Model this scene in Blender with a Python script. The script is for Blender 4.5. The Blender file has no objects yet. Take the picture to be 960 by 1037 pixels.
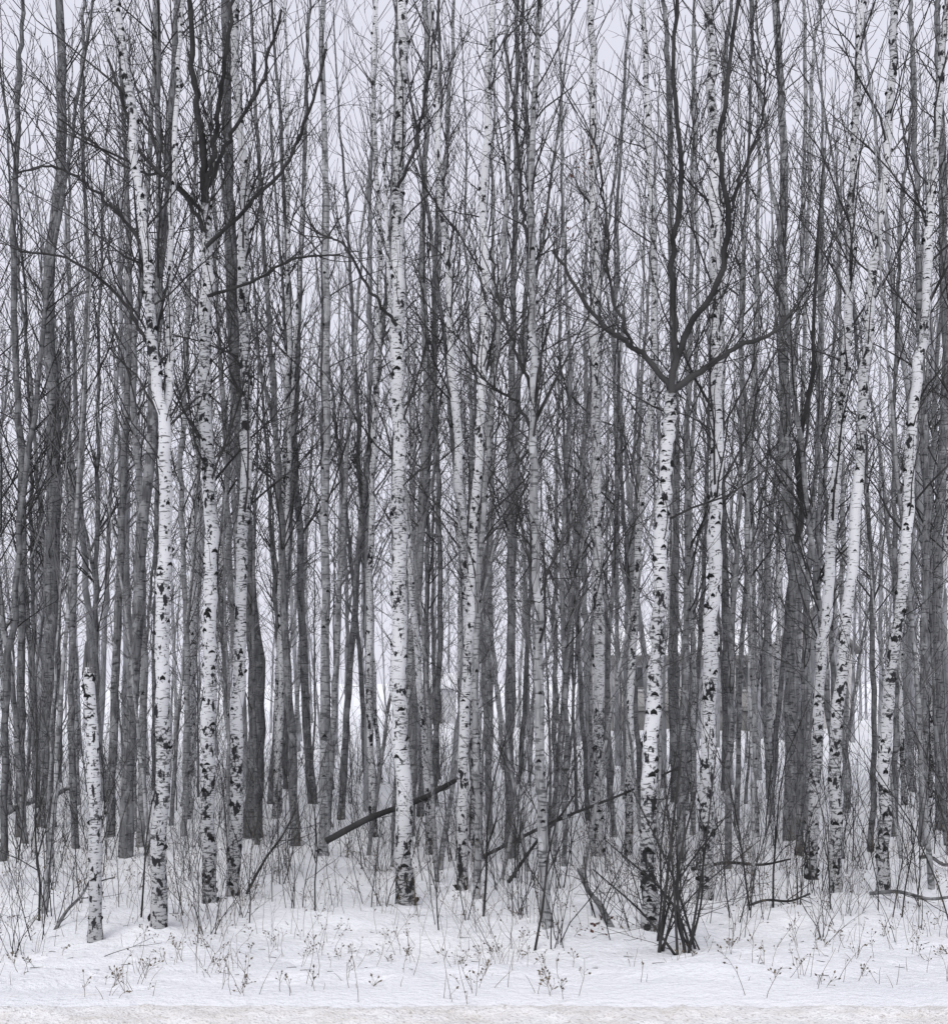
import bpy, math, random
import numpy as np
from mathutils import Vector, noise as mn
random.seed(7); np.random.seed(7)
R=random
CAM_H=2.3; F=1100.0; HZ=690.0; CX=480.0

# ------------------------------------------------------------ terrain
def sm(t):
    t=max(0.0,min(1.0,t)); return t*t*(3-2*t)
def gh(x,y):
    s=sm((y-6.2)/3.0)
    h=0.45*(1-s)
    f=sm((y-6.25)/1.2)
    h+=f*(0.22*mn.noise(Vector((x*.22,y*.22,3.1)))+0.10*mn.noise(Vector((x*.8,y*.8,7.7)))+0.04*mn.noise(Vector((x*2.3,y*2.6,1.7))))
    if y<40: h+=f*0.018*mn.noise(Vector((x*7,y*7,5.7)))
    return h
def site(px,py):
    """ground position seen at an image pixel"""
    d=F*CAM_H/(py-HZ)
    for _ in range(12):
        x=(px-CX)/F*d
        d=0.5*d+0.5*F*(CAM_H-gh(x,d))/(py-HZ)
    return (px-CX)/F*d,d
def at(px,py,d):
    return Vector(((px-CX)/F*d,d,CAM_H-(py-HZ)/F*d))

# ------------------------------------------------------------ materials
def new_mat(name,diffuse=False):
    m=bpy.data.materials.new(name); m.use_nodes=True
    nt=m.node_tree; b=nt.nodes['Principled BSDF']
    if diffuse:
        out=nt.nodes['Material Output']; nt.nodes.remove(b)
        b=nt.nodes.new('ShaderNodeBsdfDiffuse'); nt.links.new(b.outputs[0],out.inputs['Surface'])
    return m,nt,b
def nd(nt,t,**kw):
    n=nt.nodes.new(t)
    for k,v in kw.items(): setattr(n,k,v)
    return n
def coords(nt,scale,rand=True):
    tc=nd(nt,'ShaderNodeTexCoord'); mp=nd(nt,'ShaderNodeMapping')
    mp.inputs['Scale'].default_value=scale
    if rand:
        oi=nd(nt,'ShaderNodeObjectInfo'); mu=nd(nt,'ShaderNodeMath',operation='MULTIPLY'); mu.inputs[1].default_value=57
        nt.links.new(oi.outputs['Random'],mu.inputs[0]); nt.links.new(mu.outputs[0],mp.inputs['Location'])
    nt.links.new(tc.outputs['Object'],mp.inputs['Vector'])
    return mp.outputs[0]
def noise_n(nt,vec,scale=1,detail=3,rough=.55,dist=0):
    n=nd(nt,'ShaderNodeTexNoise'); n.inputs['Scale'].default_value=scale; n.inputs['Detail'].default_value=detail
    n.inputs['Roughness'].default_value=rough; n.inputs['Distortion'].default_value=dist
    nt.links.new(vec,n.inputs['Vector']); return n.outputs[0]
def rng(nt,v,a,b,c=0,d=1):
    n=nd(nt,'ShaderNodeMapRange'); 
    for i,x in enumerate((a,b,c,d)): n.inputs[i+1].default_value=x
    nt.links.new(v,n.inputs[0]); return n.outputs[0]
def mixc(nt,f,a,b):
    n=nd(nt,'ShaderNodeMix',data_type='RGBA')
    for s,v in ((0,f),(6,a),(7,b)):
        if isinstance(v,(tuple,float,int)): n.inputs[s].default_value=(v if s==0 else (*v,1))
        else: nt.links.new(v,n.inputs[s])
    return n.outputs[2]
def mth(nt,op,a,b):
    n=nd(nt,'ShaderNodeMath',operation=op)
    for i,v in enumerate((a,b)):
        if isinstance(v,(int,float)): n.inputs[i].default_value=v
        else: nt.links.new(v,n.inputs[i])
    return n.outputs[0]
def bump(nt,b,h,st,dist=0.02):
    n=nd(nt,'ShaderNodeBump'); n.inputs['Strength'].default_value=st; n.inputs['Distance'].default_value=dist
    nt.links.new(h,n.inputs['Height']); nt.links.new(n.outputs[0],b.inputs['Normal'])

def birch_mat():
    m,nt,b=new_mat('birch_bark',True)
    big=noise_n(nt,coords(nt,(15,15,9)),1,3,.6)
    lent=noise_n(nt,coords(nt,(10,10,62)),1,2,.5)
    lent2=noise_n(nt,coords(nt,(20,20,40)),1,2,.6)
    low=noise_n(nt,coords(nt,(2.5,2.5,1.0)),1,1)
    tc=nd(nt,'ShaderNodeTexCoord'); sp=nd(nt,'ShaderNodeSeparateXYZ'); nt.links.new(tc.outputs['Object'],sp.inputs[0])
    basez=rng(nt,sp.outputs[2],0.0,2.2,0.05,0.0)
    dens=rng(nt,low,.35,.65,-.02,.055)
    m1=rng(nt,mth(nt,'ADD',mth(nt,'ADD',big,basez),dens),.605,.64)
    m2=rng(nt,mth(nt,'ADD',lent,dens),.60,.67,0,.75)
    m3=rng(nt,mth(nt,'ADD',mth(nt,'ADD',lent2,basez),dens),.605,.665,0,.88)
    dark=mth(nt,'MAXIMUM',mth(nt,'MAXIMUM',m1,m2),m3)
    base=mixc(nt,rng(nt,low,.35,.65),(.70,.705,.715),(.50,.505,.515))
    base=mixc(nt,rng(nt,sp.outputs[2],0.0,1.5,.6,0),base,(.24,.24,.24))
    col=mixc(nt,dark,base,(.035,.035,.037))
    nt.links.new(col,b.inputs['Color'])
    return m
def grey_mat(name,c1,c2,c3,patch=.6,band=.59):
    m,nt,b=new_mat(name,True)
    st=noise_n(nt,coords(nt,(34,34,5)),1,3,.6)
    pt=noise_n(nt,coords(nt,(7,7,5)),1,3,.65)
    bd=noise_n(nt,coords(nt,(9,9,38)),1,1,.5)
    col=mixc(nt,rng(nt,st,.36,.62),c1,c2)
    col=mixc(nt,rng(nt,pt,patch,patch+.08,0,.8),col,c3)
    col=mixc(nt,rng(nt,bd,band,band+.06,0,.75),col,tuple(x*.3 for x in c1))
    oi=nd(nt,'ShaderNodeObjectInfo')
    col=mixc(nt,rng(nt,oi.outputs['Random'],0,1,0,.5),col,tuple(x*.6 for x in c1))
    nt.links.new(col,b.inputs['Color'])
    return m
def flat_mat(name,c,c2=None,scale=5,rough=.9):
    m,nt,b=new_mat(name,True)
    n=noise_n(nt,coords(nt,(scale,)*3,False),1,1)
    nt.links.new(mixc(nt,rng(nt,n,.35,.65),c,c2 or tuple(x*.6 for x in c)),b.inputs['Color'])
    return m
M_BIRCH=birch_mat()
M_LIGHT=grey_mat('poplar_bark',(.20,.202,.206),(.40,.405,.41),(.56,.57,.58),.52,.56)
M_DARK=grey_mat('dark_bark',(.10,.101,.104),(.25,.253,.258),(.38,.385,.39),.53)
M_TWIG=flat_mat('twig_bark',(.070,.068,.068),(.035,.034,.034),3)
M_TWIGL=flat_mat('pale_twig',(.22,.218,.222),(.12,.12,.12),3)  # on far trees this paleness is painted-in haze; shrubs just have pale twigs
M_HAZEB=flat_mat('far_bark_hazed',(.40,.405,.42),(.22,.223,.23),2.2)  # bark lightened for far trunks: distance haze painted into the colour
M_STRAW=flat_mat('dry_stalk',(.20,.165,.125),(.09,.075,.06),8)
M_LEAF=flat_mat('dead_leaf',(.13,.065,.045),(.08,.04,.03),20)
M_KNOT=flat_mat('bark_scar',(.03,.03,.03),(.018,.018,.018),20)
MATS=[M_BIRCH,M_LIGHT,M_DARK,M_TWIG,M_TWIGL,M_KNOT,M_HAZEB]

# ------------------------------------------------------------ tube builder
def to_mesh(name,V,Fq,MI,mats):
    me=bpy.data.meshes.new(name)
    me.vertices.add(len(V)); me.vertices.foreach_set('co',np.ascontiguousarray(V,dtype=np.float32).ravel())
    me.loops.add(Fq.size); me.loops.foreach_set('vertex_index',Fq.ravel().astype(np.int32))
    me.polygons.add(len(Fq)); me.polygons.foreach_set('loop_start',np.arange(0,Fq.size,4,dtype=np.int32))
    me.polygons.foreach_set('material_index',MI.astype(np.int32))
    me.update(calc_edges=True)
    me.polygons.foreach_set('use_smooth',np.ones(len(Fq),bool))
    for x in mats: me.materials.append(x)
    return me
class TB:
    def __init__(s): s.g={}; s.q=[]
    def add(s,P,Rr,k,mat,rough=0): s.g.setdefault((len(P),k),[]).append((P,Rr,mat,rough))
    def quad(s,vs,mat): s.q.append((vs,mat))
    def arrays(s):
        V=[];Fq=[];MI=[];off=0
        for (n,k),L in s.g.items():
            P=np.array([[tuple(p) for p in l[0]] for l in L],float); Rr=np.array([l[1] for l in L],float)
            m=len(L); T=np.gradient(P,axis=1); T/=np.linalg.norm(T,axis=2,keepdims=True)+1e-9
            md=np.abs(T.mean(axis=1)); ref=np.eye(3)[md.argmin(axis=1)]
            U=np.cross(T,ref[:,None,:]); U/=np.linalg.norm(U,axis=2,keepdims=True)+1e-9
            W=np.cross(T,U); a=np.arange(k)*2*math.pi/k
            rr=np.repeat(Rr[:,:,None],k,axis=2)
            ro=np.array([l[3] for l in L])[:,None,None]
            rr=rr*(1+ro*np.random.uniform(-1,1,rr.shape))
            v=P[:,:,None,:]+rr[...,None]*(np.cos(a)[None,None,:,None]*U[:,:,None,:]+np.sin(a)[None,None,:,None]*W[:,:,None,:])
            V.append(v.reshape(-1,3))
            mi,ii,jj=np.meshgrid(np.arange(m),np.arange(n-1),np.arange(k),indexing='ij')
            b=off+mi*n*k+ii*k; j2=(jj+1)%k
            Fq.append(np.stack([b+jj,b+j2,b+k+j2,b+k+jj],-1).reshape(-1,4))
            mm=np.array([l[2] for l in L]); MI.append(np.repeat(mm,(n-1)*k)); off+=m*n*k
        for vs,mat in s.q:
            V.append(np.array([tuple(p) for p in vs],float)); Fq.append(np.array([[off,off+1,off+2,off+3]])); MI.append(np.array([mat])); off+=4
        return np.concatenate(V),np.concatenate(Fq),np.concatenate(MI)
    def mesh(s,name,mats): return to_mesh(name,*s.arrays(),mats)
class Merge:
    def __init__(s): s.V=[];s.F=[];s.M=[];s.o=0
    def put(s,arr,x,y,sc,tx=0,ty=0,rz=0,scz=1):
        V,Fq,M=arr; c,sn=math.cos(rz),math.sin(rz)
        v=V*np.array([sc,sc,sc*scz]); v=np.stack([v[:,0]*c-v[:,1]*sn+v[:,2]*tx,v[:,0]*sn+v[:,1]*c+v[:,2]*ty,v[:,2]],1)+np.array([x,y,gh(x,y)])
        s.V.append(v); s.F.append(Fq+s.o); s.M.append(M); s.o+=len(V)
    def done(s,name): return link(name,to_mesh(name,np.concatenate(s.V),np.concatenate(s.F),np.concatenate(s.M),MATS))
def link(name,me,loc=(0,0,0),parent=None):
    o=bpy.data.objects.new(name,me); o.location=loc; bpy.context.scene.collection.objects.link(o)
    if parent: o.parent=parent
    return o
def empty(name,loc=(0,0,0)):
    return link(name,None,loc)

def rdir(d,ang,az=None):
    d=d.normalized(); ref=Vector((0,0,1)) if abs(d.z)<.9 else Vector((1,0,0))
    u=d.cross(ref).normalized(); v=d.cross(u)
    az=R.uniform(0,2*math.pi) if az is None else az
    return (d*math.cos(ang)+(u*math.cos(az)+v*math.sin(az))*math.sin(ang)).normalized()
def walk(s,d,L,n,up=.12,jit=.12):
    P=[Vector(s)]; st=L/(n-1); d=Vector(d)
    for i in range(n-1):
        d=(d+Vector((R.gauss(0,jit),R.gauss(0,jit),R.gauss(0,jit)+up))).normalized(); P.append(P[-1]+d*st)
    return P
def interp(P,t):
    f=t*(len(P)-1); i=min(int(f),len(P)-2); u=f-i
    return P[i].lerp(P[i+1],u),(P[i+1]-P[i]).normalized()
def twigs(tb,P,L,r,lvl,maxl,rmin,mat,dens=3.0,k=3):
    nch=max(1,int(L*dens*R.uniform(.7,1.2)))
    for c in range(nch):
        t=R.uniform(.12,.97); p,d=interp(P,t)
        l2=L*R.uniform(.25,.55)*(1.1-.6*t)
        if l2<.14: continue
        branch(tb,p,rdir(d,math.radians(R.uniform(22,52))),l2,max(rmin,r*(1-.7*t)*.6),lvl+1,maxl,rmin,mat,dens*1.15)
def branch(tb,s,d,L,r,lvl,maxl,rmin,mat,dens=3.0,up=.07):
    n={0:9,1:7,2:5}.get(lvl,3)
    P=walk(s,d,L,n,up,.13 if lvl<2 else .15)
    RR=[max(rmin*.7,r*(1-.85*i/(n-1))) for i in range(n)]
    tb.add(P,RR,5 if r>.02 else 3,mat)
    if lvl<maxl: twigs(tb,P,L,r,lvl,maxl,rmin,mat,dens)
def spline(C,n):
    C=[C[0]*2-C[1]]+C+[C[-1]*2-C[-2]]; m=len(C)-3; out=[]
    for i in range(n):
        f=i/(n-1)*m; j=min(int(f),m-1); t=f-j; a,b,c,d=C[j:j+4]
        out.append(.5*((2*b)+(c-a)*t+(2*a-5*b+4*c-d)*t*t+(3*b-a-3*c+d)*t**3))
    return out
def trunk(tb,C,r0,r1,mat,n=40,k=12,flare=True,wob=.012):
    P=spline(C,n); RR=[]
    for i,p in enumerate(P):
        t=i/(n-1); r=r0+(r1-r0)*t
        if flare: r*=1+.25*math.exp(-(p-P[0]).length/.16)
        RR.append(r*R.uniform(.95,1.05))
        if 0<i<n-1: P[i]=p+Vector((R.gauss(0,wob),R.gauss(0,wob),0))
    tb.add(P,RR,k,mat,.06)
    return P,RR
def scars(tb,P,RR,n,sz=1.0):
    """dark branch scars: low lens-shaped bumps, with drooping 'moustache' ends"""
    for _ in range(n):
        f=R.random()*(len(P)-2); i=int(f); p=P[i].lerp(P[i+1],f-i); r=RR[i]
        a=R.uniform(0,6.28); w=R.uniform(.25,.65)*sz; h=R.uniform(.005,.018)*sz*(1+r*6)
        pts=[];rad=[]
        for q in range(5):
            u=(q-2)/2; aa=a+u*w; pts.append(p+Vector((math.cos(aa)*r*.985,math.sin(aa)*r*.985,-abs(u)**1.5*h*1.3))); rad.append(max(.003,h*(1-abs(u)**1.6)))
        tb.add(pts,rad,5,5)
def crown(tb,P,RR,n,z0,lmin,lmax,maxl,rmin,mat,amin=28,amax=60,dens=2.6,up=.07):
    H=P[-1].z
    for c in range(n):
        z=z0+(H-z0)*R.random()**1.0
        i=min(range(len(P)),key=lambda q:abs(P[q].z-z)); i=max(1,min(i,len(P)-2))
        p=P[i].lerp(P[i+1],R.random()); d=(P[i+1]-P[i]).normalized()
        f=(z-z0)/(H-z0)
        L=R.uniform(lmin,lmax)*(1-.45*f)
        branch(tb,p,rdir(d,math.radians(R.uniform(amin,amax))),L,max(rmin,min(RR[i]*.4,.0055*L+.003)),1,maxl,rmin,mat,dens,up)

# ------------------------------------------------------------ trees placed by image pixel coordinates
NAMES={0:'birch_tree',1:'poplar_tree',2:'bare_maple_tree'}
hero_pos=[]
def hero(kind,pts,w,wt,nb=22,z0=4.0,lmin=.8,lmax=2.5,limbs=(),ext=2.5,amin=20,amax=55,maxl=3,wob=.011,bend=1.8,dens=2.9):
    x,dd=site(*pts[0])
    g=gh(x,dd); base=Vector((x,dd,g)); drift=R.uniform(-.03,.03)
    C=[]
    for i,(a,b) in enumerate(pts):
        if 0<i<len(pts)-2: a+=R.gauss(0,bend)
        q=at(a,b,dd+i*drift)
        if i==0: q=base-Vector((0,0,.12))
        C.append(q-base)
    e=(C[-1]-C[-2]).normalized()
    if ext: C.append(C[-1]+e*ext*.5+Vector((R.uniform(-.1,.1),0,0))); C.append(C[-1]+e*ext*.5)
    tb=TB(); s=dd/F/2*.92
    r1=wt*s
    P,RR=trunk(tb,C,w*s,r1*(.6 if ext else 1),kind,n=54,wob=wob)
    if kind==0: scars(tb,P,RR,100,1.0)
    elif kind==1: scars(tb,P,RR,60,.85)
    nb=int(nb*1.5)
    crown(tb,P,RR,nb,z0-1.0,lmin,lmax,maxl,.0038,3,amin,amax,dens)
    for _ in range(14):
        i=R.randint(8,40); dr=rdir(Vector((0,0,1)),math.radians(R.uniform(35,80)))
        branch(tb,P[i],dr,R.uniform(.15,1.1),.0055,2,3,.0032,3)
    for lp,lw,lt,lm,ln in limbs:
        dep=R.uniform(-.25,.25)
        Cc=[at(a,b,dd+dep*j/len(lp)*2)-base for j,(a,b) in enumerate(lp)]
        Pl,Rl=trunk(tb,Cc,lw*s,lt*s,3 if lm==2 else lm,n=26,k=8,flare=False,wob=.012)
        if lm==0: scars(tb,Pl,Rl,35)
        for _ in range(int(ln*1.6)):
            t=R.uniform(.12,1); p,dr=interp(Pl,t)
            q=rdir(dr,math.radians(R.uniform(25,55))); q=(q+Vector((0,0,.45))).normalized()
            branch(tb,p,q,R.uniform(.4,1.9),.007,1,3,.0038,3,3.0,.1)
    o=link(NAMES[kind],tb.mesh(NAMES[kind],MATS),base)
    hero_pos.append((x,dd)); return o
B,L_,D=0,1,2
hero(B,[(160,942),(163,800),(163,650),(167,520),(164,430),(154,350),(146,230),(130,90),(118,0)],18,8,20,4.8,
     limbs=[([(165,440),(173,370),(172,260),(178,130),(186,0)],9,5,0,10),([(152,350),(120,300),(70,262),(20,255)],4,2,3,7),([(148,250),(110,205),(60,170),(15,175)],4,2,3,8)])
hero(B,[(212,918),(212,700),(213,550),(210,400),(210,280),(208,200)],16,12,12,5,ext=0,
     limbs=[([(208,205),(204,140),(196,70),(190,-40)],9,5,2,9),([(208,205),(216,150),(224,90),(240,-20)],7,4,2,9),
            ([(210,235),(180,190),(140,150),(110,60)],5,3,2,8),([(209,250),(260,200),(300,150),(330,50)],5,3,2,8),
            ([(210,300),(255,285),(300,262),(345,258)],4,2,3,7),([(207,215),(170,180),(130,170),(60,120)],4,2,2,8),([(210,190),(232,140),(262,90),(285,10)],5,3,2,7)])
hero(B,[(235,912),(238,750),(243,600),(247,450),(248,300),(247,180),(240,100),(238,0)],15,11,22,4.5)
hero(B,[(411,920),(407,800),(404,650),(402,500),(402,350),(402,200),(407,100),(408,0)],20,13,24,5,lmin=.6,lmax=2,
     limbs=[([(403,190),(420,150),(432,90),(445,0)],4,2,3,6),([(402,330),(372,290),(350,250),(320,235)],4,2,3,6)])
hero(B,[(468,905),(471,800),(474,640),(478,540),(484,400),(489,250),(492,130),(498,0)],12,10,20,4.6)
hero(B,[(604,870),(605,700),(606,500),(603,300),(600,150),(598,0)],13,9,20,4.5)
hero(L_,[(555,945),(550,820),(545,650),(542,500),(540,350),(538,180),(545,30)],12,6,28,3.4,amax=55,
     limbs=[([(541,440),(520,405),(495,390),(470,355)],4,2,3,6),([(541,400),(520,350),(505,300),(498,250)],4,2,3,6),([(538,260),(528,200),(522,120),(510,40)],5,2,2,7)])
hero(B,[(658,945),(656,800),(660,650),(668,520),(676,440),(680,392)],18,12,3,3.8,ext=0,
     limbs=[([(680,395),(655,362),(625,340),(600,318),(575,275),(560,255)],7,3,2,10),
            ([(680,395),(715,372),(745,352),(785,335),(805,308)],8,3,2,10),
            ([(680,398),(684,340),(680,270),(690,190),(682,80),(690,-30)],8,4,2,14),
            ([(682,372),(700,330),(728,280),(738,215),(728,170),(735,90),(750,-20)],8,4,2,12),
            ([(740,215),(752,170),(770,130),(776,60)],4,2,2,7),([(640,352),(618,290),(612,210),(600,120)],4,2,2,8)])
hero(B,[(714,915),(716,800),(720,650),(722,550),(725,400),(727,250),(722,120),(718,0)],18,12,22,4.8)
hero(B,[(822,893),(827,750),(838,600),(848,450),(857,300),(864,150),(872,0)],13,8,20,4.8)
hero(B,[(846,908),(849,720),(862,560),(875,400),(885,280),(898,150),(906,0)],14,10,20,4.5)
hero(B,[(893,910),(900,720),(912,580),(925,430),(935,300),(943,190),(955,50)],14,9,20,4.5)
hero(B,[(636,868),(640,700),(648,520),(658,400),(664,260),(656,120),(650,0)],9,8,20,4.5)
hero(L_,[(328,870),(330,700),(333,500),(334,380),(330,200),(326,0)],11,6,20,4.6)
hero(B,[(380,850),(374,700),(378,500),(383,350),(384,230),(378,80)],8,6,18,4.6)
hero(L_,[(415,850),(424,560),(430,400),(428,250),(432,100),(430,0)],9,6,20,5)
hero(L_,[(484,915),(482,760),(486,620),(495,480),(505,330),(515,150)],8,4,16,4)
hero(D,[(256,850),(257,700),(250,560),(240,430),(236,300),(232,170),(228,0)],20,9,26,6,lmin=1.2,lmax=3)
hero(D,[(48,840),(56,640),(55,450),(52,300),(62,150),(60,0)],18,8,28,5,lmin=1.2,lmax=2.8)
hero(D,[(802,852),(803,700),(802,600),(797,500),(788,330),(793,170),(785,0)],19,5,26,4.5,
     limbs=[([(801,560),(812,520),(808,460),(822,380),(826,280),(835,150)],7,3,2,9)])
hero(D,[(685,812),(684,640),(684,450),(680,250),(676,60)],12,5,22,6)
hero(D,[(735,800),(735,640),(733,480),(728,250),(735,60)],10,4,22,6)
hero(D,[(112,850),(118,660),(128,480),(132,300),(125,100)],10,4,22,5)
hero(D,[(275,815),(285,640),(296,480),(303,330),(310,120)],9,4,22,5)
hero(D,[(345,830),(358,640),(372,470),(390,310),(400,120)],8,4,20,5)
hero(D,[(520,860),(516,700),(520,540),(528,380),(536,240),(532,80)],8,4,26,4.5)
hero(D,[(20,850),(18,700),(22,500),(14,300),(20,80)],10,5,24,5,lmax=2.6)
hero(D,[(77,862),(72,700),(80,520),(88,330),(84,100)],8,4,20,5)
hero(D,[(935,860),(938,700),(940,500),(930,300),(925,80)],10,5,20,5)
hero(D,[(953,840),(952,600),(957,350),(950,60)],12,6,20,5)
hero(D,[(905,850),(908,640),(905,450),(912,220)],7,3,20,5)
hero(L_,[(765,850),(762,690),(758,520),(765,330),(768,80)],7,3,24,4)
hero(D,[(745,835),(750,690),(760,520),(752,330),(760,80)],6,3,24,3.6)
hero(L_,[(815,840),(818,690),(808,520),(815,330),(822,80)],7,3,26,3.6)
hero(L_,[(780,825),(776,690),(782,520),(808,330),(815,60)],7,4,26,4)
hero(L_,[(700,845),(702,690),(696,520),(706,330),(704,80)],6,3,22,4)
hero(D,[(622,850),(618,690),(626,520),(622,330),(632,80)],6,3,22,4)
hero(L_,[(142,860),(146,700),(142,520),(138,380),(150,180),(158,0)],9,5,18,5)
hero(L_,[(187,850),(190,680),(186,480),(192,280),(200,100)],7,4,18,5)
hero(D,[(436,850),(444,700),(446,520),(440,330),(446,100)],7,4,18,5)
hero(D,[(572,880),(574,730),(570,560),(577,380),(570,200)],6,3,22,3)

# broken snag on the left
x,dd=site(97,952); g=gh(x,dd); base=Vector((x,dd,g)); tb=TB()
C=[Vector((0,0,-.1))]+[at(a,b,dd)-base for a,b in ((97,880),(96,800),(93,730),(90,690),(90,676))]
P=spline(C,30); s=dd/F/2
SR=[ (13.5-3.0*i/29)*s*R.uniform(.9,1.08)*(1+.2*math.exp(-i/2)) for i in range(30)]
tb.add(P,SR,14,0,.07); scars(tb,P,SR,28,.8)
top=P[-1]
for i in range(14):
    a=i/14*2*math.pi; rr=8.6*s
    p=top+Vector((math.cos(a)*rr,math.sin(a)*rr,-.05)); h=R.uniform(.05,.12)+.22*max(0,math.cos(a-2.6))
    tb.add([p,p+Vector((-math.cos(a)*.008,-math.sin(a)*.008,h*.6)),p+Vector((-math.cos(a)*.01,0,h))],[.018,.012,.002],4,4)
tb.add([top-Vector((0,0,.06)),top-Vector((0,0,.02)),top],[8*s,7*s,.001],10,4)
for zz in (.5,1.1,1.5,2.0):
    branch(tb,Vector((0,0,zz)),rdir(Vector((0,0,1)),1.2),.16,.012,3,3,.006,3)
link('birch_snag',tb.mesh('birch_snag',MATS),base)

# ------------------------------------------------------------ forest prototypes
def proto(kind,H,r,nb,z0,lmin,lmax,maxl,rmin,tw=3,amax=50,fork=False,dens=2.2,arr=False,k=8,n=34,wob=.015,wander=.016):
    tb=TB(); C=[Vector((0,0,-.2))]; x=y=0; dx=R.uniform(-.03,.03); dy=R.uniform(-.03,.03)
    for i in range(1,8):
        dx+=R.gauss(0,wander); dy+=R.gauss(0,wander); x+=dx*H/7; y+=dy*H/7; C.append(Vector((x,y,H*i/7)))
    P,RR=trunk(tb,C,r,r*.16,kind,n=n,k=k,wob=wob)
    if kind==0: scars(tb,P,RR,60)
    crown(tb,P,RR,nb,z0,lmin,lmax,maxl,rmin,tw,20,amax,dens)
    if fork:
        i=R.randint(9,16); d=rdir(Vector((0,0,1)),.25); L=H*.4
        Pf=[P[i]+d*L*.33*q+Vector((0,0,.04*L*q*q)) for q in range(4)]
        Pl,Rl=trunk(tb,Pf,RR[i]*.7,RR[i]*.15,kind,n=20,k=7,flare=False); crown(tb,Pl,Rl,nb//2,Pl[0].z+.5,lmin,lmax*.8,maxl,rmin,tw,22,amax,dens)
    for _ in range(8):
        i=R.randint(n//8,n//2); branch(tb,P[i],rdir(Vector((0,0,1)),math.radians(R.uniform(40,80))),R.uniform(.3,1.2),.007,2,3,rmin,tw)
    if arr: return tb.arrays()
    nm=NAMES.get(kind,'bare_maple_tree')
    return nm,tb.mesh(nm+'_mesh',MATS)
MID=[proto(2,14,.07,46,3.0,1.2,2.8,3,.0045),proto(2,12,.055,40,2.4,1,2.6,3,.0045,amax=60),proto(2,15,.08,46,4,1.2,3,3,.0045,fork=True),
     proto(1,14,.07,42,3.6,1,2.4,3,.0045),proto(1,13,.055,40,3.2,1,2.4,3,.0045,4),proto(0,14,.07,36,5,.8,2,3,.0045),proto(2,11,.05,42,2.0,.9,2.4,3,.0045,fork=True),
     proto(2,13,.045,40,2.5,.9,2.2,3,.0045,wander=.022)]
MIDF=[proto(6,14,.075,40,3.0,1.2,2.8,3,.006,4),proto(1,13,.06,38,2.6,1,2.6,3,.006,4,amax=58),proto(6,15,.08,38,3.6,1.2,3,3,.006,4,fork=True),proto(2,12,.06,38,2.4,1,2.6,3,.006,4),proto(0,13,.06,34,4,.8,2.2,3,.006,4)]  # pale twigs and mostly lighter bark carry painted distance haze
def sapling(H,r,nb,tw):
    tb=TB(); C=[Vector((0,0,-.1))]; x=y=0; dx=R.uniform(-.05,.05); dy=R.uniform(-.05,.05)
    for i in range(1,6):
        dx+=R.gauss(0,.03); dy+=R.gauss(0,.03); x+=dx*H/5; y+=dy*H/5; C.append(Vector((x,y,H*i/5)))
    P,RR=trunk(tb,C,r,.004,2 if tw==3 else 1,n=20,k=6,wob=.008)
    crown(tb,P,RR,nb,.9,.6,1.7,3,.0034,tw,18,42,3.0,.09); return 'young_tree',tb.mesh('young_tree_mesh',MATS)
YT=[sapling(6,.026,30,3),sapling(8,.032,34,3),sapling(5,.02,28,4),sapling(7,.028,34,4)]
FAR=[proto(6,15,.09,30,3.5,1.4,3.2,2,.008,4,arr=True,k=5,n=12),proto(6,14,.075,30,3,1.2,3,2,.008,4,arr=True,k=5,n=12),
     proto(6,13,.08,32,2.2,1.4,2.8,2,.008,4,arr=True,k=5,n=12),proto(6,11,.06,32,1.6,1.2,2.6,2,.008,4,arr=True,k=5,n=12)]  # distant trees: haze comes from the lightened bark and twig colours
def place(pr,x,y,tilt=.03):
    o=link(pr[0],pr[1],(x,y,gh(x,y)))
    s=R.uniform(.82,1.15); o.scale=(s,s,s*R.uniform(.95,1.08))
    o.rotation_euler=(R.gauss(0,tilt),R.gauss(0,tilt),R.uniform(0,6.28)); return o
pts=[]
def free(x,y,md):
    return all((x-a)**2+(y-b)**2>md*md for a,b in pts) and all((x-a)**2+(y-b)**2>.4 for a,b in hero_pos)
n=0; tries=0
while n<134 and tries<6000:
    tries+=1
    y=R.uniform(13.5,28); x=R.uniform(-.58,.58)*y
    if not free(x,y,.75): continue
    bx=x/y*F+CX
    if bx>520 and R.random()<.35: continue
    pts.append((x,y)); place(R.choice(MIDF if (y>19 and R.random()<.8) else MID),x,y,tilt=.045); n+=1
n=0
while n<64:
    y=R.uniform(10.8,24); x=R.uniform(-.5,.5)*y
    if not free(x,y,.5): continue
    pts.append((x,y)); place(R.choice(YT),x,y,tilt=.06); n+=1
for bearing,d in ((.069,17),(.095,19),(.109,16.5),(.082,21),(.125,20),(.16,24),(.2,22),(.235,26),(.27,21),(.30,25),(.18,29),(.25,30)):
    place(YT[R.choice((1,3))],bearing*d,d)
MF=Merge()
n=0;tries=0
while n<170 and tries<6000:
    tries+=1
    y=28+R.random()**.8*44; x=R.uniform(-.62,.62)*y
    if not free(x,y,1.2): continue
    if 5<x<20 and 49<y<66: continue
    if x/y*F+CX>540 and R.random()<.15: continue
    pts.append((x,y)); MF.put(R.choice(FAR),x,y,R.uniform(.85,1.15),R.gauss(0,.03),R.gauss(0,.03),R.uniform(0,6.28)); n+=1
MF.done('distant_forest')

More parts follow.
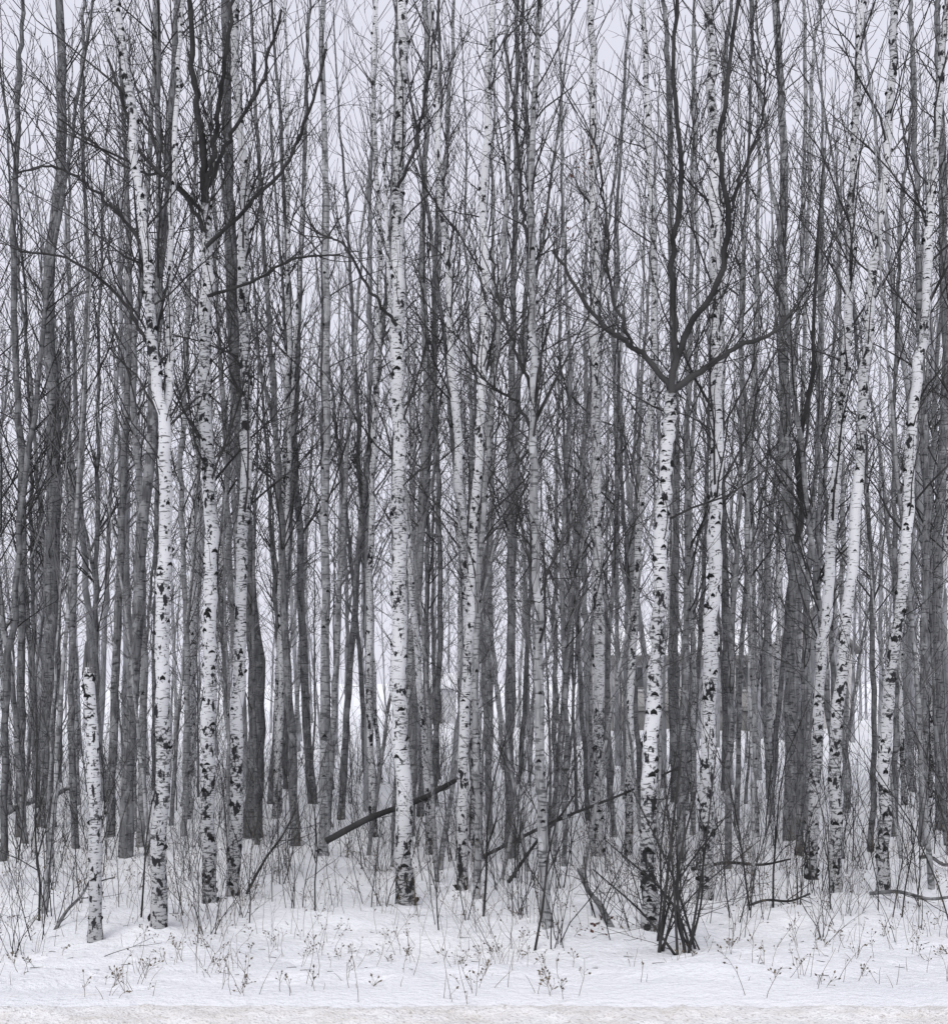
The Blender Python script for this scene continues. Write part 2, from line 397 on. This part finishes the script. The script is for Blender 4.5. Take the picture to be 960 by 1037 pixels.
# ------------------------------------------------------------ undergrowth
def shrub(ns,h,r,rmin,spread,mat=3,dens=3.0):
    tb=TB()
    for i in range(ns):
        s=Vector((R.gauss(0,.06),R.gauss(0,.06),-.05)); branch(tb,s,rdir(Vector((0,0,1)),math.radians(R.uniform(2,spread))),h*R.uniform(.5,1.1),r*R.uniform(.7,1.2),1,3,rmin,mat,dens,.03)
    return tb.arrays()
SH=[shrub(5,1.7,.006,.0028,28),shrub(3,2.4,.008,.0028,14),shrub(8,1.3,.0055,.0028,38),shrub(2,3.2,.010,.003,9),shrub(4,1.5,.006,.003,22,4),shrub(1,4.2,.013,.0035,5,3,2.6),shrub(1,3.4,.012,.0035,6,4,2.8),
    shrub(2,1.0,.004,.0025,20),shrub(3,.8,.004,.0025,30,4),shrub(1,2.2,.007,.003,8),shrub(1,1.6,.005,.0028,14),shrub(2,2.0,.006,.0028,10,3,2.0)]
UG=Merge(); n=0
while n<800:
    y=9.3+R.random()**1.25*22; x=R.uniform(-.50,.50)*y
    if y<10.4 and R.random()<.45: continue
    UG.put(R.choice(SH),x,y,R.uniform(.5,1.15),R.gauss(0,.07),R.gauss(0,.07),R.uniform(0,6.28)); n+=1
UG.done('undergrowth')
# many-stemmed bush in front of the right-hand birches
tb=TB()
for px,py,w in ((640,800,3),(612,850,3),(600,880,3),(672,780,3),(690,760,4),(705,800,4),(712,860,3),(740,820,3),(655,870,2),(684,830,3),(725,760,3),(770,850,2),(698,880,3),(668,900,2)):
    x0,d0=site(684,966); b0=Vector((x0,d0,gh(x0,d0)))
    e=at(px,py,d0+R.uniform(-.4,.5))-b0; s0=Vector((R.gauss(0,.13),R.gauss(0,.08),-.05))
    Cc=[s0,s0.lerp(e,.45)+Vector((-.12*math.copysign(1,e.x)*abs(e.x)+R.gauss(0,.05),0,.05)),e]
    Pp=spline(Cc,12); tb.add(Pp,[w*d0/F/2*(1-.6*i/11) for i in range(12)],6,3)
    twigs(tb,Pp,1.4,.007,1,3,.003,3,6)
link('bare_bush',tb.mesh('bare_bush',MATS),b0)

# fallen / leaning timber
def log(name,a,b,da,db,w0,w1,mat,tw=4):
    A=at(*a,da);Bb=at(*b,db); tb=TB(); Cc=[Vector((0,0,0)),(Bb-A)*.35+Vector((0,0,.03)),(Bb-A)*.7+Vector((0,0,-.03)),Bb-A]
    Pp=spline(Cc,18); s=da/F/2; tb.add(Pp,[(w0+(w1-w0)*i/17)*s*R.uniform(.93,1.07) for i in range(18)],9,mat,.06)
    if tw: 
        for _ in range(tw):
            p,dr=interp(Pp,R.uniform(.1,.98)); branch(tb,p,rdir(dr,.8),R.uniform(.2,.7),.006,2,3,.003,3)
    link(name,tb.mesh(name,MATS),A)
log('fallen_log',(330,852),(462,790),12.9,13.2,7,5,3)
log('fallen_log',(430,810),(462,788),13.2,13.8,7,5,4,2)
x,dd=site(858,909); log('fallen_log',(858,909),(932,935),dd,10.2,8,4,3,2)
log('fallen_branch',(880,905),(965,908),10.8,10.6,4,3,2,5)
log('fallen_branch',(930,868),(965,875),12.8,12.6,4,3,2,4)
log('fallen_branch',(515,893),(585,800),11,12.5,4,2,3,6)
log('fallen_branch',(0,826),(75,795),15,16,8,4,2,5)
log('fallen_branch',(52,950),(95,885),9.9,10.3,4,2,2,4)
log('fallen_branch',(620,943),(585,880),9.9,10.6,8,3,2,3)
log('fallen_branch',(50,986),(90,979),8.6,8.7,4,2,3,1)
log('fallen_branch',(700,880),(800,870),12,12.3,4,2,3,5)
log('fallen_branch',(480,872),(700,770),13.5,15.5,4,2,3,8)
log('fallen_branch',(250,905),(300,820),11.2,12,3,2,3,5)
log('fallen_branch',(750,920),(820,905),10.7,10.9,3,2,3,6)

# ------------------------------------------------------------ dry weeds, litter, leaves
tb=TB()
def weed(x,y,h,nst):
    for _ in range(nst):
        s=Vector((x+R.gauss(0,.07),y+R.gauss(0,.07),gh(x,y)-.02)); d=rdir(Vector((0,0,1)),math.radians(R.uniform(2,35))); l=h*R.uniform(.4,1.2)
        P=walk(s,d,l,5,R.uniform(-.1,.03),.12); tb.add(P,[.0021,.0019,.0016,.0013,.001],3,0)
        if R.random()<.6:
            for _ in range(R.randint(1,8)):
                p,dd_=interp(P,R.uniform(.45,1)); q=rdir(dd_,R.uniform(.4,1.1)); e=p+q*R.uniform(.015,.06)
                tb.add([p,e],[.001,.001],3,0); h2=R.uniform(.003,.008); tb.add([e,e+q*h2*1.2,e+q*h2*3],[.001,h2,.001],4,0)
for cx,cy,nn in ((222,985,16),(285,985,8),(120,1000,12),(500,985,16),(770,990,6),(865,965,8),(940,975,10),(545,970,8),(820,995,6),(450,1005,5),(30,940,10),(210,970,8),(380,960,6)):
    for _ in range(nn):
        x,y=site(cx+R.gauss(0,24),min(1012,cy+R.gauss(0,18))); weed(x,y,R.uniform(.08,.34),R.randint(1,3))
for _ in range(90):
    y=R.uniform(6.6,10.5); x=R.uniform(-.46,.46)*y; weed(x,y,R.uniform(.04,.22),R.randint(1,2))
for _ in range(650):
    y=R.uniform(9.2,16); x=R.uniform(-.5,.5)*y; weed(x,y,R.uniform(.15,.9),R.randint(1,3))
link('dry_grass',tb.mesh('dry_grass',[M_STRAW]))
tb=TB()
for _ in range(260):
    y=R.uniform(7.5,16); x=R.uniform(-.48,.48)*y; z=gh(x,y)+.004; a=R.uniform(0,6.28); l=R.uniform(.02,.10)
    e=(x+math.cos(a)*l,y+math.sin(a)*l); tb.add([Vector((x,y,z)),Vector((e[0],e[1],gh(*e)+.006))],[.003,.0015],3,0)
link('twig_litter',tb.mesh('twig_litter',[M_TWIG]))
def leaf(tb,p,s):
    u=Vector((R.gauss(0,1),R.gauss(0,1),R.gauss(0,1))).normalized(); v=rdir(u,math.pi/2)
    tb.quad([p-u*s,p+v*s*.5,p+u*s,p-v*s*.5],0)
tb=TB()
for cx,cy,nn,sg in ((604,942,14,9),(594,160,26,9),(605,120,10,12),(580,215,12,14)):
    for _ in range(nn):
        d=9.9 if cy>900 else 13.2
        p=at(cx+R.gauss(0,sg),cy+R.gauss(0,sg),d+R.gauss(0,.2)); 
        if cy>900: p.z=gh(p.x,p.y)+.01
        leaf(tb,p,R.uniform(.018,.036))
link('dead_leaves',tb.mesh('dead_leaves',[M_LEAF]))

# ------------------------------------------------------------ snow ground
m,nt,b=new_mat('snow',True)
lo=noise_n(nt,coords(nt,(.6,.6,.6),False),1,2); fi=noise_n(nt,coords(nt,(14,14,14),False),1,4,.65); gr=noise_n(nt,coords(nt,(60,60,60),False),1,1)
c=mixc(nt,rng(nt,lo,.35,.65),(.90,.905,.915),(.85,.86,.88)); c=mixc(nt,rng(nt,gr,.68,.76,0,.5),c,(.35,.33,.30))
nt.links.new(c,b.inputs['Color'])
bump(nt,b,fi,.9,.05); M_SNOW=m
m,nt,b=new_mat('dirty_snow',True)
lo=noise_n(nt,coords(nt,(3,6,3),False),1,3,.65); gr=noise_n(nt,coords(nt,(45,45,45),False),1,2,.6)
c=mixc(nt,rng(nt,lo,.4,.7),(.86,.855,.85),(.74,.71,.67)); c=mixc(nt,rng(nt,gr,.57,.70,0,.6),c,(.42,.37,.32))
nt.links.new(c,b.inputs['Color'])
bump(nt,b,gr,.8,.03); M_ROAD=m
def grid(name,xs,ys,fn,mat,yf=None):
    V=[]
    for y in ys:
        for x in xs:
            yy=yf(x,y) if yf else y; V.append((x,yy,fn(x,yy)))
    nx=len(xs)
    Fs=[(j*nx+i,j*nx+i+1,(j+1)*nx+i+1,(j+1)*nx+i) for j in range(len(ys)-1) for i in range(nx-1)]
    me=bpy.data.meshes.new(name); me.from_pydata(V,[],Fs); me.polygons.foreach_set('use_smooth',[True]*len(Fs)); me.materials.append(mat); return link(name,me)
xs=list(np.arange(-9,9.01,.07)); g=.15
while xs[-1]<700: xs.append(xs[-1]+g); xs.insert(0,xs[0]-g); g*=1.16
ys=list(np.arange(5.5,17,.065)); g=.1
while ys[-1]<900: ys.append(ys[-1]+g); g*=1.07
ys=[-500,-100,-20,0]+ys
near=list(hero_pos)
def gz(x,y):
    z=gh(x,y)
    if 6.3<y<17 and abs(x)<9:
        for a,b_ in near:
            q=(x-a)**2+(y-b_)**2
            if q<.5: z+=.05*math.exp(-q/.05)
        t=sm((y-6.3)/.8)
        z+=t*(.010*mn.noise(Vector((x*14,y*14,9)))-.03*max(0,mn.noise(Vector((x*4,y*4,2)))-.25)*3)
    return z
grid('snow_ground',xs,ys,gz,M_SNOW)
rx=list(np.arange(-8,8.01,.04)); rx=[-300,-60,-20]+rx+[20,60,300]
ry=[-4,0,3,4.5]+list(np.arange(5.1,6.42,.04))
def ryf(x,y):   # ragged ploughed edge
    if y<5: return y
    t=(y-5)/1.3
    return y+t*(.16*mn.noise(Vector((x*1.1,0,4)))+.09*mn.noise(Vector((x*4.5,2,4)))+.04*mn.noise(Vector((x*13,2,4))))
def rz(x,y):
    nz=.03*mn.noise(Vector((x*2.2,y*4,2)))+.025*mn.noise(Vector((x*9,y*11,4)))+.016*mn.noise(Vector((x*24,y*24,4)))
    if y<5 or abs(x)>9: return .47
    e=sm((6.32-y)/.35)
    return .43+e*(.06+max(-.03,nz))
grid('snowy_road',rx,ry,rz,M_ROAD,ryf)

# ------------------------------------------------------------ house and shed
M_WALL=flat_mat('weathered_siding',(.52,.51,.50),(.44,.43,.42),1.5); M_TRIM=flat_mat('trim',(.62,.62,.63),(.55,.55,.57),2); M_DK=flat_mat('grey_wood',(.24,.235,.23),(.18,.175,.17),3)
m,nt,b=new_mat('window_glass'); b.inputs['Base Color'].default_value=(.10,.105,.11,1); b.inputs['Roughness'].default_value=.08; M_GL=m
def box(name,x0,x1,y0,y1,z0,z1,mat,par):
    V=[(x,y,z) for z in (z0,z1) for y in (y0,y1) for x in (x0,x1)]
    me=bpy.data.meshes.new(name); me.from_pydata(V,[],[(0,2,3,1),(4,5,7,6),(0,1,5,4),(2,6,7,3),(0,4,6,2),(1,3,7,5)]); me.materials.append(mat); return link(name,me,(0,0,0),par)
def prism(name,prof,axis,a0,a1,mat,par):
    n=len(prof); V=[]
    for a in (a0,a1):
        for p,z in prof: V.append((a,p,z) if axis=='x' else (p,a,z))
    Fs=[tuple(range(n)),tuple(range(2*n-1,n-1,-1))]+[(i,i+n,(i+1)%n+n,(i+1)%n) for i in range(n)]
    me=bpy.data.meshes.new(name); me.from_pydata(V,[],Fs); me.materials.append(mat); return link(name,me,(0,0,0),par)
H=empty('house')
Y=54
box('main_walls',6.6,14.2,Y,Y+7,-.3,3.5,M_WALL,H)
prism('main_roof',[(Y-.6,3.52),(Y+3.5,5.0),(Y+7.6,3.52),(Y+7.6,3.37),(Y+3.5,4.82),(Y-.6,3.37)],'x',6.1,14.3,M_DK,H)
prism('roof_snow',[(Y-.5,3.58),(Y+3.5,5.04),(Y+7.5,3.58),(Y+7.5,3.70),(Y+3.5,5.2),(Y-.5,3.72)],'x',6.2,14.25,M_SNOW,H)
prism('gable_wing',[(14.4,-.3),(18.2,-.3),(18.2,3.9),(16.3,5.7),(14.4,3.9)],'y',Y-1.5,Y+7,M_WALL,H)
for sgn in (-1,1):
    prism('wing_roof',[(16.3,5.72),(16.3+sgn*2.3,3.62),(16.3+sgn*2.3,3.80),(16.3,5.92)],'y',Y-2,Y+7.4,M_DK,H)
    prism('wing_roof_snow',[(16.3,5.95),(16.3+sgn*2.25,3.86),(16.3+sgn*2.25,4.0),(16.3,6.12)],'y',Y-1.9,Y+7.3,M_SNOW,H)
def win(x0,x1,z0,z1,y):
    box('window_glass',x0,x1,y-.03,y+.02,z0,z1,M_GL,H)
    for a,b_,c_,d_ in ((x0-.12,x0,z0-.1,z1+.1),(x1,x1+.12,z0-.1,z1+.1),(x0,x1,z1,z1+.1),(x0,x1,z0-.1,z0),((x0+x1)/2-.03,(x0+x1)/2+.03,z0,z1)):
        box('window_frame',a,b_,y-.07,y-.035 if a==(x0+x1)/2-.03 else y+.01,c_,d_,M_TRIM,H)
for a in (7.4,9.6,12.3): win(a,a+1.3,1.9,3.0,Y)
win(15.5,17.1,2.0,3.4,Y-1.5)
box('door',11.1,12.0,Y-.04,Y+.02,1.05,3.0,M_TRIM,H)
box('deck_floor',6.6,14.2,Y-2.4,Y-.05,.9,1.05,M_DK,H)
for i in range(9): box('deck_post',6.6+i*.93,6.7+i*.93,Y-2.4,Y-2.3,-.3,.9,M_DK,H); box('rail_post',6.6+i*.93,6.68+i*.93,Y-2.4,Y-2.32,1.05,1.95,M_DK,H)
box('deck_rail',6.6,14.2,Y-2.42,Y-2.3,1.95,2.03,M_DK,H)
box('deck_skirt',6.6,14.2,Y-2.25,Y-2.2,-.3,.85,M_DK,H)
S=empty('garden_shed')
box('walls',-3.2,-1.0,58,60,-.3,1.9,M_TRIM,S); prism('roof',[(57.8,1.92),(59,2.6),(60.2,1.92),(60.2,2.05),(59,2.75),(57.8,2.05)],'x',-3.4,-.8,M_SNOW,S); box('door',-2.5,-1.7,57.95,57.99,-.2,1.6,M_DK,S)

# ------------------------------------------------------------ light
sc=bpy.context.scene
w=bpy.data.worlds.new("World"); sc.world=w; w.use_nodes=True; nt=w.node_tree
bg=nt.nodes['Background']
sky=nt.nodes.new('ShaderNodeTexSky'); sky.sky_type='NISHITA'; sky.sun_disc=False; sky.sun_elevation=math.radians(50); sky.sun_rotation=math.radians(200)
hs=nt.nodes.new('ShaderNodeHueSaturation'); hs.inputs['Saturation'].default_value=.15; nt.links.new(sky.outputs[0],hs.inputs['Color'])
mx=nt.nodes.new('ShaderNodeMix'); mx.data_type='RGBA'; mx.inputs[0].default_value=.9; nt.links.new(hs.outputs[0],mx.inputs[6]); mx.inputs[7].default_value=(8.3,8.35,9.5,1)
nt.links.new(mx.outputs[2],bg.inputs['Color']); bg.inputs['Strength'].default_value=.1
sl=bpy.data.lights.new('sun','SUN'); sl.energy=1.5; sl.angle=math.radians(30); sl.color=(1,.99,.97)
so=bpy.data.objects.new('sun',sl); so.rotation_euler=(math.radians(40),0,math.radians(-20)); sc.collection.objects.link(so)
sc.view_settings.view_transform='Standard'; sc.view_settings.look='None'; sc.view_settings.exposure=0

cd=bpy.data.cameras.new('camera'); co=bpy.data.objects.new('camera',cd); sc.collection.objects.link(co); sc.camera=co
co.location=(0,0,CAM_H); co.rotation_euler=(math.radians(90),0,0); cd.lens=36*F/1037; cd.sensor_width=36; cd.shift_y=(HZ-518.5)/1037; cd.clip_end=3000; cd.clip_start=.1
